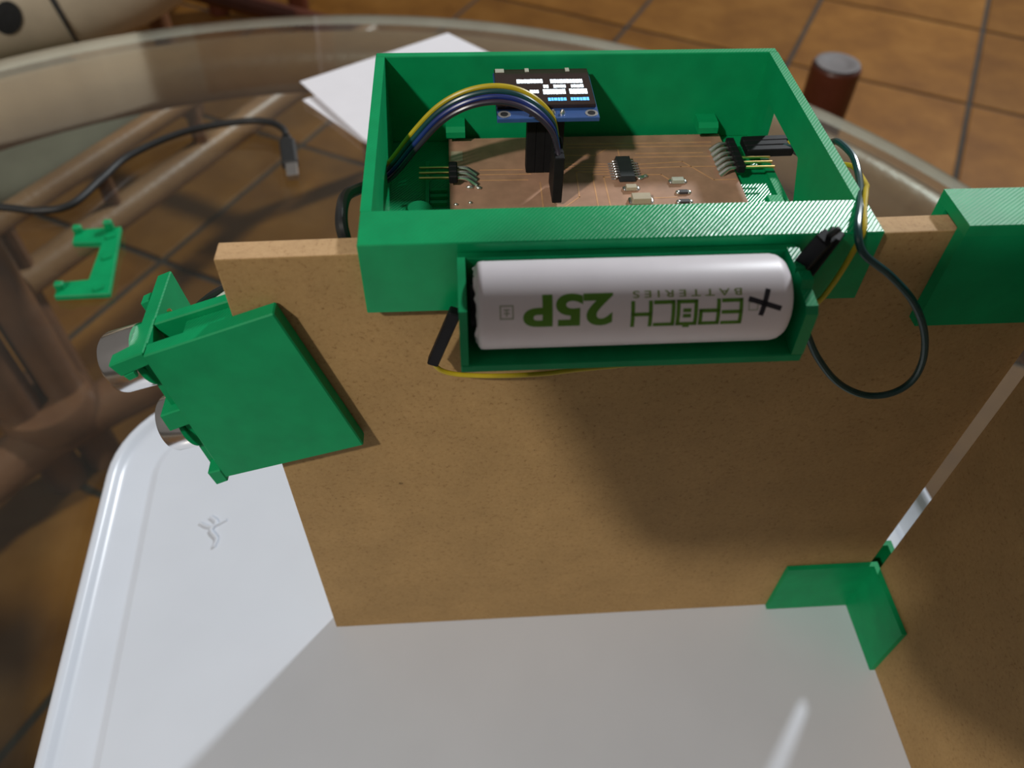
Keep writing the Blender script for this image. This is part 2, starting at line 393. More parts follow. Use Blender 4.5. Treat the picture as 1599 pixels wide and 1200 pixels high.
b = B(); b.lathe([(0, 3.6), (3.6, 3.6), (4.2, 3.0)], (-161.5, 40.5, ZB + 2.4), (0, 0, 1), 20); mesh_obj('standoff', b, 'green_plastic_fine', box, smooth=True)
b = B(); b.box(-65.4, -60.9, 38.5, 43.5, ZB + 2.4, ZB + 6, bev=0.3); mesh_obj('standoff', b, 'green_plastic_fine', box)
for yy in (46.5, 49.5, 52.5):
    b = B(); b.box(-158.6, -154.0, yy, yy + 1.2, ZB + 2.4, ZB + 3.5); mesh_obj('floor_rib', b, 'green_plastic_fine', box)
b = B(); b.box(-159.9, -158.9, 38, 66, ZB + 2.4, ZB + 4.3); mesh_obj('floor_rib', b, 'green_plastic_fine', box)

# ================================================================== CIRCUIT BOARD
PZ = 165.0
pcb = thing('circuit_board', 'brown copper circuit board with a black chip, inside the green box', 'circuit board', (-112, 44, PZ - 2.6))
b = B(); b.box(-153.2, -70.6, 12, 76.5, PZ - 1.6, PZ, bev=0.15); mesh_obj('substrate', b, 'copper_brown', pcb)
for q in ((-150, 15), (-76, 15), (-150, 70), (-76, 70)):
    b = B(); b.box(q[0], q[0] + 3, q[1], q[1] + 3, PZ - 2.6, PZ - 1.6); mesh_obj('foot', b, 'copper_brown', pcb)
TR = [[(-118, 72.1), (-74.4, 72)], [(-118, 70.4), (-74.8, 69.9)], [(-119, 66.3), (-110.1, 66), (-106.1, 69.6), (-103, 69.5), (-103.2, 63)],
      [(-98.9, 64.6), (-75.9, 64.4)], [(-119.5, 61.9), (-107.6, 61.5)], [(-119.5, 60.6), (-107.6, 60.2)], [(-119.6, 59.3), (-107.6, 58.9)],
      [(-107.6, 57.6), (-116.8, 57.7), (-117.3, 45.7), (-123, 40)], [(-107.6, 56.4), (-112.3, 56.3), (-112.8, 34)], [(-107.6, 54.9), (-109.2, 54.9), (-109.3, 34)],
      [(-98, 61), (-85, 61.9), (-77.8, 52.4), (-71.5, 52.5)], [(-98, 55.7), (-92.5, 55.6), (-90.6, 53)], [(-97, 44.4), (-90, 44.6)], [(-98, 59), (-86, 59.3), (-76, 59.2)],
      [(-144.3, 59.7), (-132, 59.5)], [(-144.4, 57.4), (-130, 57.2)], [(-144.4, 54.6), (-131, 54.4)], [(-127.8, 38), (-127.6, 53)], [(-98, 66.6), (-78, 66.4)]]
b = B()
for tr in TR:
    for (xa, ya), (xb, yb) in zip(tr, tr[1:]):
        d = Vector((xb - xa, yb - ya, 0)); L = d.length; a = math.atan2(d.y, d.x)
        M = Matrix.Translation((xa, ya, PZ)) @ Matrix.Rotation(a, 4, 'Z'); b.box(-0.17, L + 0.17, -0.17, 0.17, -0.05, 0.06, M=M)
tro = mesh_obj('copper_traces', b, 'copper_bright', pcb); tro['kind'] = 'stuff'
chip = B(); chip.poly([(-105.2, 52.0, PZ + 0.35), (-100.6, 52.0, PZ + 0.35), (-100.6, 62.6, PZ + 0.35), (-105.2, 62.6, PZ + 0.35)],
                      [(-104.9, 52.3, PZ + 2.0), (-100.9, 52.3, PZ + 2.0), (-100.9, 62.3, PZ + 2.0), (-104.9, 62.3, PZ + 2.0)])
chip = mesh_obj('chip', chip, 'chip_black', pcb); chip['label'] = 'black chip with two rows of leads'
for i in range(7):
    for s in (-1, 1):
        y = 53.5 + i * 1.27; xc = -102.9
        b = B(); b.tube([(xc + s * 2.2, y, PZ + 1.1), (xc + s * 2.9, y, PZ + 1.0), (xc + s * 3.2, y, PZ + 0.3), (xc + s * 4.3, y, PZ + 0.15)], lambda q: 0.24 + 0.14 * q, seg=6, n=4); mesh_obj('chip_lead', b, 'tin_solder', chip, smooth=True)
def chip_part(name, x, y, L, W, H, m, rot=0):
    M = Matrix.Translation((x, y, PZ)) @ Matrix.Rotation(math.radians(rot), 4, 'Z')
    b = B(); b.box(-L / 2, L / 2, -W / 2, W / 2, 0.1, H, bev=0.12, M=M); o = mesh_obj(name, b, m, pcb)
    for s in (-1, 1):
        b = B(); b.blob(M @ Vector((s * (L / 2 + 0.25), 0, 0.25)), 0.75, W * 0.55, 0.55, seg=10, rg=7); mesh_obj('solder_joint', b, 'tin_solder', o, smooth=True)
chip_part('capacitor', -102.4, 48.7, 3.0, 1.9, 1.25, 'ceramic_tan')
chip_part('capacitor', -100.6, 43.0, 5.2, 3.0, 1.9, 'ceramic_tan')
chip_part('capacitor', -88.6, 51.6, 3.4, 1.9, 1.3, 'ceramic_grey')
chip_part('resistor', -88.0, 46.4, 2.6, 1.5, 0.8, 'resistor_dark')
chip_part('resistor', -88.6, 42.0, 2.8, 1.5, 0.8, 'resistor_dark')
chip_part('resistor', -98.2, 54.0, 1.6, 1.2, 0.6, 'tin_solder', 30)
b = B(); b.box(-152.6, -149.2, 64.5, 69.5, PZ - 0.02, PZ + 0.08); mesh_obj('bare_pad', b, 'ceramic_tan', pcb)
def header(xa, xb, ys, pin_to, tail_to, long_pins):
    y0, y1 = ys[0] - 1.27, ys[-1] + 1.27
    b = B()
    for y in ys: b.box(xa, xb, y - 1.25, y + 1.25, PZ + 1.1, PZ + 3.6, bev=0.3)
    h = mesh_obj('pin_header', b, 'black_plastic', pcb)
    for i, y in enumerate(ys):
        if i in long_pins:
            b = B(); xm = xb if pin_to > xb else xa
            x_a, x_b = min(xm, pin_to), max(xm, pin_to); b.box(x_a, x_b, y - 0.32, y + 0.32, PZ + 2.0, PZ + 2.64, bev=0.1); mesh_obj('pin', b, 'gold_pin', h)
        xs = xa if pin_to > xb else xb
        b = B(); b.tube([(xs, y, PZ + 2.3), ((xs + tail_to) / 2, y - 0.2, PZ + 2.0), (tail_to, y - 0.5, PZ + 0.1)], lambda q: 0.42 + 0.45 * q, seg=8); mesh_obj('solder_tail', b, 'tin_solder', h, smooth=True)
header(-153.2, -150.8, [52.8, 55.3, 57.8], -161.6, -145.6, [0, 1, 2])
header(-71.2, -68.8, [54.9, 57.4, 59.9, 62.4, 64.9, 67.4], -60.0, -75.6, [0, 1, 2])
b = B(); b.blob((-147.5, 51.0, PZ + 0.3), 1.1, 0.6, 0.6, seg=10, rg=7); b.blob((-145.0, 50.6, PZ + 0.3), 0.8, 0.6, 0.5, seg=10, rg=7)
mesh_obj('solder_blob', b, 'tin_solder', pcb, smooth=True)
for q in ((-151.5, 43.2), (-147.6, 43.9), (-125.5, 64.2), (-123.2, 64.6), (-120.2, 64.4)):
    b = B(); b.blob((q[0], q[1], PZ + 0.2), 0.6, 0.5, 0.45, seg=8, rg=6); mesh_obj('solder_joint', b, 'tin_solder', pcb, smooth=True)

# ================================================================== DISPLAY MODULE
DZ = 185.3
dm = thing('display_module', 'small lit display with blue and white text against the back wall of the green box', 'display', (-126, 62, PZ))
b = B(); b.box(-139.9, -112.7, 52.3, 77.0, DZ - 1.2, DZ, bev=0.15); mesh_obj('board', b, 'display_board', dm)
b = B(); b.box(-139.6, -113.2, 57.2, 76.8, DZ, DZ + 1.1, bev=0.15); pan = mesh_obj('screen_glass', b, 'display_glass', dm)
def word(xr, y, ws, h, mats, seed):
    """a word of blurred glyph blocks running to the left, as on the upside-down screen"""
    r = random.Random(seed); b = B(); x = xr
    for wd in ws:
        b.box(x - wd, x, y - h / 2 + r.uniform(-.06, .06), y + h / 2 + r.uniform(-.06, .06), DZ + 1.08, DZ + 1.16); x -= wd + 0.14
    return mesh_obj('lit_text', b, mats, pan)
def chars(total, seed):
    r = random.Random(seed); out = []; 
    while sum(out) + 0.14 * len(out) < total - 0.9: out.append(r.uniform(0.55, 0.95))
    return out
def px(p): return -112.7 - (928 - p) / 5.88
for k, (p1, p0, y, hh, m) in enumerate(((912, 858, 69.6, 2.0, 'pixels_white'), (847, 803, 69.8, 2.0, 'pixels_white'), (912, 887, 66.9, 1.5, 'pixels_white'), (883, 858, 66.9, 1.5, 'pixels_white'),
        (855, 845, 66.9, 1.6, 'pixels_white'), (916, 883, 64.0, 2.6, 'pixels_white'), (881, 841, 64.0, 2.5, 'pixels_white'), (838, 824, 64.2, 1.6, 'pixels_white'),
        (916, 884, 60.0, 1.5, 'pixels_blue'), (880, 847, 60.0, 1.5, 'pixels_blue'))):
    word(px(p1), y, chars((p1 - p0) / 5.88 + 0.1, k), hh, m, k)
for q in ((-137.9, 54.5), (-114.7, 54.5), (-114.7, 77.2), (-137.9, 77.2)):
    if q[1] > 60: continue
    b = B(); b.lathe([(0, 1.7), (0.12, 1.7)], (q[0], q[1], DZ), (0, 0, 1), 18); ring = mesh_obj('mounting_ring', b, 'tin_solder', dm)
    b = B(); b.lathe([(0, 1.05), (0.16, 1.05)], (q[0], q[1], DZ), (0, 0, 1), 16); mesh_obj('mounting_hole', b, 'black_plastic', ring)
for k in range(4):
    x = -130.1 + 2.54 * k
    b = B(); b.lathe([(0, 0.75), (0.5, 0.7), (1.1, 0.3)], (x, 54.6, DZ), (0, 0, 1), 10); mesh_obj('pin_joint', b, 'tin_solder', dm, smooth=True)
b = B()
for k in range(4):
    x = -130.1 + 2.54 * k; b.box(x - 1.27, x + 1.27, 57.4, 61.2, PZ + 0.3, DZ - 1.2, bev=0.15)
mesh_obj('socket', b, 'black_plastic', dm)
for q in ((-139.3, 76.2), (-131, 76.4), (-119.6, 76.4)):
    b = B(); b.box(q[0], q[0] + (1.2 if q[0] > -139 else 2.5), q[1] - 1.6, q[1] + 0.4, DZ + 1.08, DZ + 1.4, bev=0.1); mesh_obj('clear_tape', b, 'ceramic_grey', dm)

# ================================================================== JUMPER RIBBON (inside the box)
arc = [(-176, 167.2), (-172, 169.3), (-168.4, 173), (-163, 179.8), (-155.9, 187.5), (-149.1, 191.7), (-141.8, 193.4), (-135.1, 192.8), (-129.6, 190.2), (-125.6, 186.0), (-124.2, 181.5), (-124.1, 178.6)]
WIRES = [('yellow_wire', 'yellow jumper wire arching over the display, topmost of the four'), ('green_wire', 'dark green jumper wire arching beside the yellow one'),
         ('blue_wire', 'blue jumper wire arching in front of the dark green one'), ('dark_wire', 'near-black jumper wire, lowest of the four arching wires')]
for k, (m, lab) in enumerate(WIRES):
    yd = 50.6 - 2.56 * k; yr = 54.4 - 1.35 * k; dz = -0.75 * k
    t = thing('jumper_wire', lab, 'wire', (-124.1, yd, PZ), 'jumper wires arching inside the box')
    pts = []
    for i, (x, z) in enumerate(arc):
        q = i / (len(arc) - 1); f = max(0, (q - 0.6) / 0.4); y = yr * (1 - f) + yd * f
        inn = Vector((-143, 0, 165)) - Vector((x, 0, z)); inn.normalize(); s = (1 - f) * 0.75 * k
        y_in = y - 2 * max(0, 1 - i / 3) * 0.4
        pts.append((x + inn.x * s, y_in, z + inn.z * s))
    b = B(); b.tube(pts, 0.70, seg=10); mesh_obj('insulated_wire', b, m, t, smooth=True)
    b = B(); b.box(-125.4, -122.8, yd - 1.26, yd + 1.26, PZ + 1.0, PZ + 15.0, bev=0.2); mesh_obj('connector_housing', b, 'black_plastic', t)
    b = B(); b.box(-124.4, -123.8, yd - 0.3, yd + 0.3, PZ, PZ + 1.2); mesh_obj('pin', b, 'tin_solder', t)
# black cable looping round outside the left wall
b = B(); b.tube([(-173.5, 50, 168), (-177, 40, 173), (-178.2, 29, 179), (-178, 19, 182.5), (-177.6, 12.5, 182.5), (-177.2, 11.5, 178), (-178.4, 15, 172), (-183, 20, 160), (-195, 22, 150), (-208, 21, 146)], 1.5, seg=10)
tag(mesh_obj('sensor_cable', b, 'black_rubber', base=(-183, 20, 150), smooth=True), 'black cable looping out of the left side of the green box', 'cable')

# ================================================================== BATTERY HOLDER + BATTERY
hd = thing('battery_holder', 'green printed cradle on the box front holding the white battery', 'battery holder', (-114.4, -13, 170))
hx0, hx1, hz0, hz1, hy0 = -151.4, -77.5, 169.9, 187.3, -23.2
b = B(); b.box(hx0, hx1, hy0, -3.7, hz0, 172.2, bev=0.25); mesh_obj('bottom_wall', b, 'green_plastic_fine', hd)
b = B(); b.box(hx0, hx1, -5.7, -3.7, 172.2, 186.8, bev=0.2); mesh_obj('back_plate', b, 'green_plastic_fine', hd)
b = B(); b.ext([(-5.7, 172.2), (-5.7, 187.2), (-22.6, 187.2), (-22.6, 181.5), (hy0, 172.2)], 'x', hx0, hx0 + 1.7); mesh_obj('end_wall', b, 'green_plastic_fine', hd)
b = B(); b.ext([(-5.7, 172.2), (-5.7, 187.4), (-12, 187.4), (-12.6, 186.0), (-13.4, 187.4), (-16.3, 187.4), (-17.0, 185.4), (-21.6, 185.0), (-22.8, 183.6), (hy0, 172.2)], 'x', hx1 - 2.6, hx1); mesh_obj('end_wall', b, 'green_plastic', hd)
BY, BZ, BR, BX0, BX1 = -15.0, 181.72, 9.2, -147.7, -82.5
bat = thing('battery_cell', 'white cylindrical battery with upside-down green lettering in the green cradle', 'battery', (-115, BY, BZ - BR))
b = B(); b.lathe([(0, 6.6), (0, 7.6), (0.15, 8.5), (0.7, 9.1), (1.4, BR), (62.0, BR), (63.2, BR - 0.25), (64.2, BR - 0.9), (64.8, BR - 1.9), (65.0, BR - 3.0), (65.0, 5.2)], (BX0, BY, BZ), (1, 0, 0), 72)
mesh_obj('wrapped_body', b, 'battery_wrap', bat, smooth=True, sharp=40)
rr = random.Random(5); b = B(); n = 40; ring1 = []; ring2 = []
for i in range(n):       # crinkled edge of the shrink wrap at the left end
    a = 2 * math.pi * i / n; r1 = BR - 0.45
    ring1.append(b.bm.verts.new((BX0 + 0.6, BY + r1 * math.cos(a), BZ + r1 * math.sin(a))))
    r2 = 7.4 + rr.uniform(-0.5, 0.5); ring2.append(b.bm.verts.new((BX0 - 0.35 + rr.uniform(-0.3, 0.25), BY + r2 * math.cos(a), BZ + r2 * math.sin(a))))
for i in range(n): b.bm.faces.new((ring1[i], ring1[(i + 1) % n], ring2[(i + 1) % n], ring2[i]))
mesh_obj('wrap_edge', b, 'battery_wrap', bat, smooth=True)
b = B(); b.lathe([(0, 4.5), (1.2, 4.5)], (BX0 - 1.2, BY, BZ), (1, 0, 0), 24); mesh_obj('end_contact', b, 'black_plastic', bat)
b = B(); b.lathe([(0, 5.1), (0.6, 5.0), (0.9, 4.2)], (BX1 - 0.3, BY, BZ), (1, 0, 0), 24); mesh_obj('end_cap', b, 'tin_solder', bat, smooth=True)
def wrap_print(name, bm, x_start, ang, mat, lift=0.035):
    """bend a flat text mesh (s along the text, t up) round the cell; the text stands on its head"""
    if isinstance(bm, B): bm = bm.bm
    ts = [v.co.y for v in bm.verts]; lo, hi = min(ts), max(ts); k = lo + 0.3
    bmesh.ops.triangulate(bm, faces=list(bm.faces))
    while k < hi:
        bmesh.ops.bisect_plane(bm, geom=list(bm.verts) + list(bm.edges) + list(bm.faces), plane_co=(0, k, 0), plane_no=(0, 1, 0)); k += 0.3
    for v in bm.verts:
        s, t = v.co.x, v.co.y; a = math.radians(ang) - t / BR; r = BR + lift
        v.co = Vector((x_start - s, BY - r * math.cos(a), BZ + r * math.sin(a)))
    return mesh_obj(name, bm, mat, bat)
def strokes(segs, wd):
    b = B()
    for (xa, ya), (xb, yb) in segs:
        d = Vector((xb - xa, yb - ya)); L = d.length; u = d / L; nrm = Vector((-u.y, u.x)) * wd / 2; e = u * wd / 2
        p = [Vector((xa, ya)) - e - nrm, Vector((xb, yb)) + e - nrm, Vector((xb, yb)) + e + nrm, Vector((xa, ya)) - e + nrm]
        b.bm.faces.new([b.bm.verts.new((q.x, q.y, 0)) for q in p])
    return b
def text_mesh(body, size_w, size_h, bold=0.0):
    c = bpy.data.curves.new('lettering', 'FONT'); c.body = body; c.offset = bold; c.resolution_u = 6
    o = bpy.data.objects.new('lettering', c); COL.objects.link(o); bpy.context.view_layer.update()
    dg = bpy.context.evaluated_depsgraph_get(); me = o.evaluated_get(dg).to_mesh(); bm = bmesh.new(); bm.from_mesh(me)
    o.evaluated_get(dg).to_mesh_clear(); bpy.data.objects.remove(o); bpy.data.curves.remove(c)
    xs = [v.co.x for v in bm.verts]; ys = [v.co.y for v in bm.verts]; ax, bx, ay, by = min(xs), max(xs), min(ys), max(ys)
    for v in bm.verts: v.co = Vector(((v.co.x - ax) / (bx - ax) * size_w, (v.co.y - ay) / (by - ay) * size_h, 0))
    return bm
h = 4.75; lw = 3.6; gp = 4.62
def L(i, *segs): return [((i * gp + a * lw, c * h), (i * gp + d * lw, e * h)) for a, c, d, e in segs]
S = L(0, (0, 0, 0, 1), (0, 0, 1, 0), (0, .5, 1, .5), (0, 1, 1, 1)) + L(1, (0, 0, 0, 1), (0, 1, 1, 1), (1, 1, 1, .42), (1, .42, 0, .42)) \
  + L(2, (0, 0, 1, 0), (1, 0, 1, 1), (1, 1, 0, 1), (0, 1, 0, 0), (.42, 1.1, .58, 1.1), (.38, .62, .62, .62), (.38, .38, .62, .38)) \
  + L(3, (0, 0, 1, 0), (0, 0, 0, 1), (0, 1, 1, 1)) + L(4, (0, 0, 0, 1), (1, 0, 1, 1), (0, .5, 1, .5))
wrap_print('printed_word', strokes(S, 0.78), -94.4, 40.5, 'print_green')
word_small = text_mesh('B A T T E R I E S', 22.2, 1.45, 0.012); wrap_print('printed_word', word_small, -94.3, 55.5, 'print_olive')
wrap_print('printed_number', text_mesh('25P', 18.1, 6.75, 0.038), -120.5, 54.6, 'print_green')
ic = strokes([((0, 0), (2.5, 0)), ((2.5, 0), (2.5, 2.6)), ((2.5, 2.6), (0, 2.6)), ((0, 2.6), (0, 0)), ((0.8, 0.8), (1.7, 0.8)), ((0.8, 1.5), (1.7, 1.5)), ((1.25, 0.8), (1.25, 2.0))], 0.28)
wrap_print('printed_symbol', ic, -140.6, 41.5, 'print_grey')
wrap_print('printed_symbol', strokes([((0, 0), (1.8, 0)), ((1.8, 0), (1.8, 1.6)), ((0, 1.6), (1.8, 1.6)), ((0, 0), (0, 1.6))], 0.2), -91.0, 37, 'print_grey')
wrap_print('marker_cross', strokes([((0.2, 3.4), (6.0, 1.5)), ((2.6, 0.0), (3.7, 4.4))], 1.05), -86.4, 50, 'marker_black', 0.06)

# ================================================================== SUPPLY WIRES
def housing(p0, p1, r, parent, roll=0.0, name='connector_housing'):
    p0, p1 = Vector(p0), Vector(p1); d = p1 - p0; M = Matrix.Translation(p0) @ d.to_track_quat('Z', 'Y').to_matrix().to_4x4() @ Matrix.Rotation(roll, 4, 'Z')
    b = B(); b.box(-r, r, -r, r, 0, d.length, bev=0.3, M=M); return mesh_obj(name, b, 'black_plastic', parent)
t = thing('jumper_wire', 'dark green jumper wire hanging in a loop to the right of the battery', 'wire', (-48, -10, 141))
b = B(); b.tube([(-56, 64.8, 168), (-51.5, 60.5, 169.5), (-49.5, 53, 175), (-51.0, 45, 181.2), (-52.0, 39.5, 184.4), (-51.8, 31.3, 185.7), (-53.2, 23.0, 185.6), (-58, 11.5, 188.6), (-62.0, 3.0, 190.6), (-65.2, -4.6, 190.8), (-64.2, -8.5, 187.6), (-56.9, -10, 182.4), (-48.6, -10, 174.5), (-42, -10, 165), (-37.9, -10, 154.9), (-37.4, -10, 146.5), (-41.2, -10, 141.8), (-48, -9.8, 141.4), (-56.4, -9.5, 146.3), (-64.1, -9, 155), (-69.3, -8, 163.5), (-73, -7.6, 171), (-75.2, -8, 180)], 0.88, seg=10)
mesh_obj('insulated_wire', b, 'green_wire', t, smooth=True)
housing((-66.6, 64.9, 167.6), (-53.6, 64.9, 167.9), 1.28, t); housing((-75.6, -7.4, 178.0), (-73.4, -10.8, 195.0), 1.6, t, 0.3)
t = thing('jumper_wire', 'yellow jumper wire running from the box opening past the battery', 'wire', (-114, -6, 148))
b = B(); b.tube([(-54, 67.4, 168), (-49.5, 62, 168.5), (-48.5, 52, 172), (-51, 42, 178), (-52, 36, 180.5), (-51.5, 29.4, 183.7), (-53.6, 18, 186.6), (-57.6, 10.6, 190.2), (-61.0, 2.6, 190.3), (-63.6, -4.2, 190.3), (-65.5, -6.6, 186), (-67.2, -7, 177.4), (-69.5, -7, 171.3), (-76, -6, 163), (-90, -5, 155), (-108, -4.6, 150.8), (-123, -4.8, 149.4), (-131, -5, 148.6), (-142.1, -5, 148.4), (-151.6, -5, 149.3), (-156.3, -5.2, 151.3), (-158.4, -5.6, 154.8)], 0.62, seg=10)
mesh_obj('insulated_wire', b, 'yellow_wire', t, smooth=True)
housing((-66.6, 67.45, 167.6), (-52.6, 67.45, 167.9), 1.28, t); housing((-158.3, -5.8, 155.0), (-152.2, -6.6, 172.6), 1.35, t)
t = thing('jumper_wire', 'black jumper connector standing at the right end of the battery', 'wire', (-79, -6, 178))
housing((-78.6, -7.6, 178.4), (-76.2, -12.6, 195.6), 1.7, t, 0.2)
b = B(); b.tube([(-75.9, -12.2, 195), (-75.0, -12.8, 197.0), (-74.2, -12.4, 197.4)], 0.65, seg=8); mesh_obj('insulated_wire', b, 'black_rubber', t, smooth=True)
t = thing('jumper_wire', 'black jumper connector plugged on the pin header beside the bare gold pins', 'wire', (-60, 62.4, 166))
housing((-66.6, 62.35, 167.6), (-52.8, 62.35, 167.8), 1.28, t); b = B(); b.tube([(-53, 62.35, 167.8), (-49, 60, 166), (-46, 55, 163)], 0.7, seg=8); mesh_obj('insulated_wire', b, 'black_rubber', t, smooth=True)

# ================================================================== SENSOR BRACKET (tilted clip on the board's left end) + SENSOR
th = math.radians(18); C0 = Vector((-219.45, -4.5, 108.9))
def SL(u, v, n): return Vector((C0.x + u * math.cos(th) - v * math.sin(th), C0.y + n, C0.z + u * math.sin(th) + v * math.cos(th)))
SM = Matrix.Translation(C0) @ Matrix.Rotation(-th, 4, 'Y')     # local (u, n, v)
def sh(v): return 9.2 * v / 49.5
sb = thing('sensor_bracket', 'green printed angled clip on the left end of the rear panel', 'bracket', SL(18, 0, 5))
def slab(outline, n0, n1, name, mat='green_plastic_fine', bev=0.35):
    b = B(); b.poly([SL(u, v, n0) for u, v in outline], [SL(u, v, n1) for u, v in outline])
    bmesh.ops.bevel(b.bm, geom=list(b.bm.edges), offset=bev, segments=1, affect='EDGES'); return mesh_obj(name, b, mat, sb)
slab([(0.3, 0), (42.4, -0.6), (44.4, 51.3), (9.4, 49.6)], 0.0, 4.2, 'front_plate')
slab([(8.0, 1), (41, 0.5), (43.5, 50.5), (9.4, 49.6)], 10.7, 14.0, 'back_plate')
slab([(6.0, 3), (20.0, 3), (31.0, 48.4), (17.5, 48.0)], 4.2, 10.7, 'spacer_block', 'green_plastic', 0.2)
slab([(-4.2, 0.0), (0.4, 0.0), (9.4, 49.6), (5.0, 49.2)], 4.3, 31.0, 'sensor_plate')
slab([(-0.6, 44.2), (8.6, 45.6), (9.2, 49.7), (-1.2, 48.6)], 1.2, 13.2, 'hook')
slab([(0.2, 42.2), (3.2, 42.8), (3.6, 45.2), (-0.2, 44.4)], 1.2, 4.6, 'hook')
slab([(-3.0, 21.5), (5.0, 22.5), (6.0, 28.6), (-1.6, 28.0)], 1.6, 9.0, 'hook')
slab([(-3.6, -2.0), (0.6, -1.4), (1.4, 4.0), (-2.8, 4.0)], -0.3, 6.0, 'hook')
slab([(1.2, 45.4), (3.8, 45.8), (4.4, 48.6), (1.6, 48.2)], 22.4, 25.6, 'hook', bev=0.2)
b = B(); b.lathe([(0, 0.55), (1.5, 0.55)], SL(12.2, 47.6, 15.4), SL(0, 1, 0) - SL(0, 0, 0), 8); mesh_obj('contact_pin', b, 'gold_pin', sb)
us = thing('ultrasonic_sensor', 'twin silver canned sensor clipped in the green bracket at left', 'sensor', SL(-6, 2, 9))
for nm, u0, v0 in (('transducer', -5.6, 42.2), ('transducer', -7.4, 16.8)):
    ax = SL(-1, 0, 0) - SL(0, 0, 0); o0 = SL(u0, v0, 9.6)
    b = B(); b.lathe([(-(sh(v0) - 4 - u0), 8.0), (-0.9, 8.0), (-0.3, 7.75), (0, 7.2), (0, 6.6), (-0.6, 6.4)], o0, ax, 48); can = mesh_obj(nm, b, 'metal_can', us, smooth=True)
    b = B(); b.lathe([(-0.7, 6.4), (-0.5, 6.4)], o0, ax, 32); mesh_obj('mesh_disc', b, 'sensor_mesh', can)
b = B(); b.poly([SL(u, v, 5.0) for u, v in ((-3.6, 1), (-2.4, 1), (6.4, 47), (5.2, 47))], [SL(u, v, 19.5) for u, v in ((-3.6, 1), (-2.4, 1), (6.4, 47), (5.2, 47))]); mesh_obj('sensor_board', b, 'sensor_board', us)
for m, lab, off in (('black_rubber', 'thin black wire behind the left end of the rear panel', 0), ('white_wire', 'thin white wire behind the left end of the rear panel', 2.2)):
    b = B(); b.tube([(-224 + off, 19, 148), (-219 + off, 17, 154), (-215.5 + off, 15.5, 158), (-211 + off, 15, 161.5), (-204 + off, 16, 164), (-195, 18, 160 - off)], 0.95, seg=8)
    tag(mesh_obj('sensor_wire', b, m, base=(-215, 16, 150), smooth=True), lab, 'wire')

# ================================================================== LOOSE THINGS ON THE GLASS
ub = thing('clip_frame', 'small loose green printed U-shaped clip lying on the glass', 'clip', (-362, 230, GT))
z0 = GT + 0.1
b = B(); b.ext([(-352, 259), (-343, 199), (-372, 198), (-373.5, 210), (-357, 211), (-358.5, 244), (-376, 244), (-378, 257)][::-1], 'z', z0, z0 + 3.2)
bmesh.ops.bevel(b.bm, geom=list(b.bm.edges), offset=0.4, segments=1, affect='EDGES'); mesh_obj('u_frame', b, 'green_plastic_fine', ub)
for x, y, hh in ((-375.3, 255.0, 7.0), (-357.5, 256.5, 9.0), (-370.5, 205.0, 7.0)):
    b = B(); b.box(x - 2.3, x + 2.3, y - 2.0, y + 2.0, z0 + 3.0, z0 + hh, bev=0.5); mesh_obj('peg', b, 'green_plastic_fine', ub)
for x, y in ((-352.5, 230), (-355.5, 249), (-350, 203.5)):
    M = Matrix.Translation((x, y, z0 + 3.2)) @ Matrix.Rotation(0.5, 4, 'Z'); b = B(); b.box(-2.6, 2.6, -1.6, 1.6, -0.2, 0.9, bev=0.3, M=M); mesh_obj('clip_rib', b, 'green_plastic_fine', ub)
cab = thing('usb_cable', 'black charging cable with a metal plug lying on the glass', 'cable', (-340, 330, GT))
b = B(); b.tube([(-560, 300, -1.6), (-500, 292, -1.6), (-430, 282, -1.6), (-406, 277.5, -1.6), (-388, 283, -1.6), (-377, 310, -1.6), (-366, 336, -1.6), (-336, 363, -1.2), (-299, 374, -0.6), (-280, 370.5, 0.4), (-270, 361, 1.2), (-265.6, 350, 1.4)], 2.3, seg=12); mesh_obj('cord', b, 'black_rubber', cab, smooth=True)
M = Matrix.Translation((-262.2, 331, 0.4)) @ Matrix.Rotation(math.radians(11), 4, 'Z')
b = B(); b.box(-5.2, 5.2, -13, 16, -4.2, 2.6, bev=1.4, M=M); b.box(-3.2, 3.2, 15, 22, -3.0, 2.0, bev=1.2, M=M); pl = mesh_obj('plug', b, 'black_rubber', cab)
b = B(); b.box(-3.0, 4.4, -27, -12.5, -3.0, 1.6, bev=0.4, M=M); mesh_obj('metal_tip', b, 'metal_can', pl)
pap = thing('folded_paper', 'folded white sheet of paper lying on the glass behind the green box', 'paper', (-190, 440, GT))
b = B(); b.ext([(-266, 429), (-156, 505), (-60, 400), (-170, 318), (-214, 349)], 'z', GT + 2.6, GT + 3.0); mesh_obj('upper_leaf', b, 'paper', pap)
b = B(); b.ext([(-262, 407), (-240, 424), (-150, 497), (-62, 396), (-172, 316), (-217, 352)], 'z', GT + 0.05, GT + 0.4); mesh_obj('lower_leaf', b, 'paper', pap)
b = B(); b.poly([(-60, 400, GT + 0.05), (-62, 396, GT + 0.05), (-172, 316, GT + 0.05), (-170, 318, GT + 0.05)], [(-59, 400, GT + 3.0), (-61, 396, GT + 3.0), (-171, 316, GT + 3.0), (-169, 318, GT + 3.0)]); mesh_obj('fold', b, 'paper', pap)

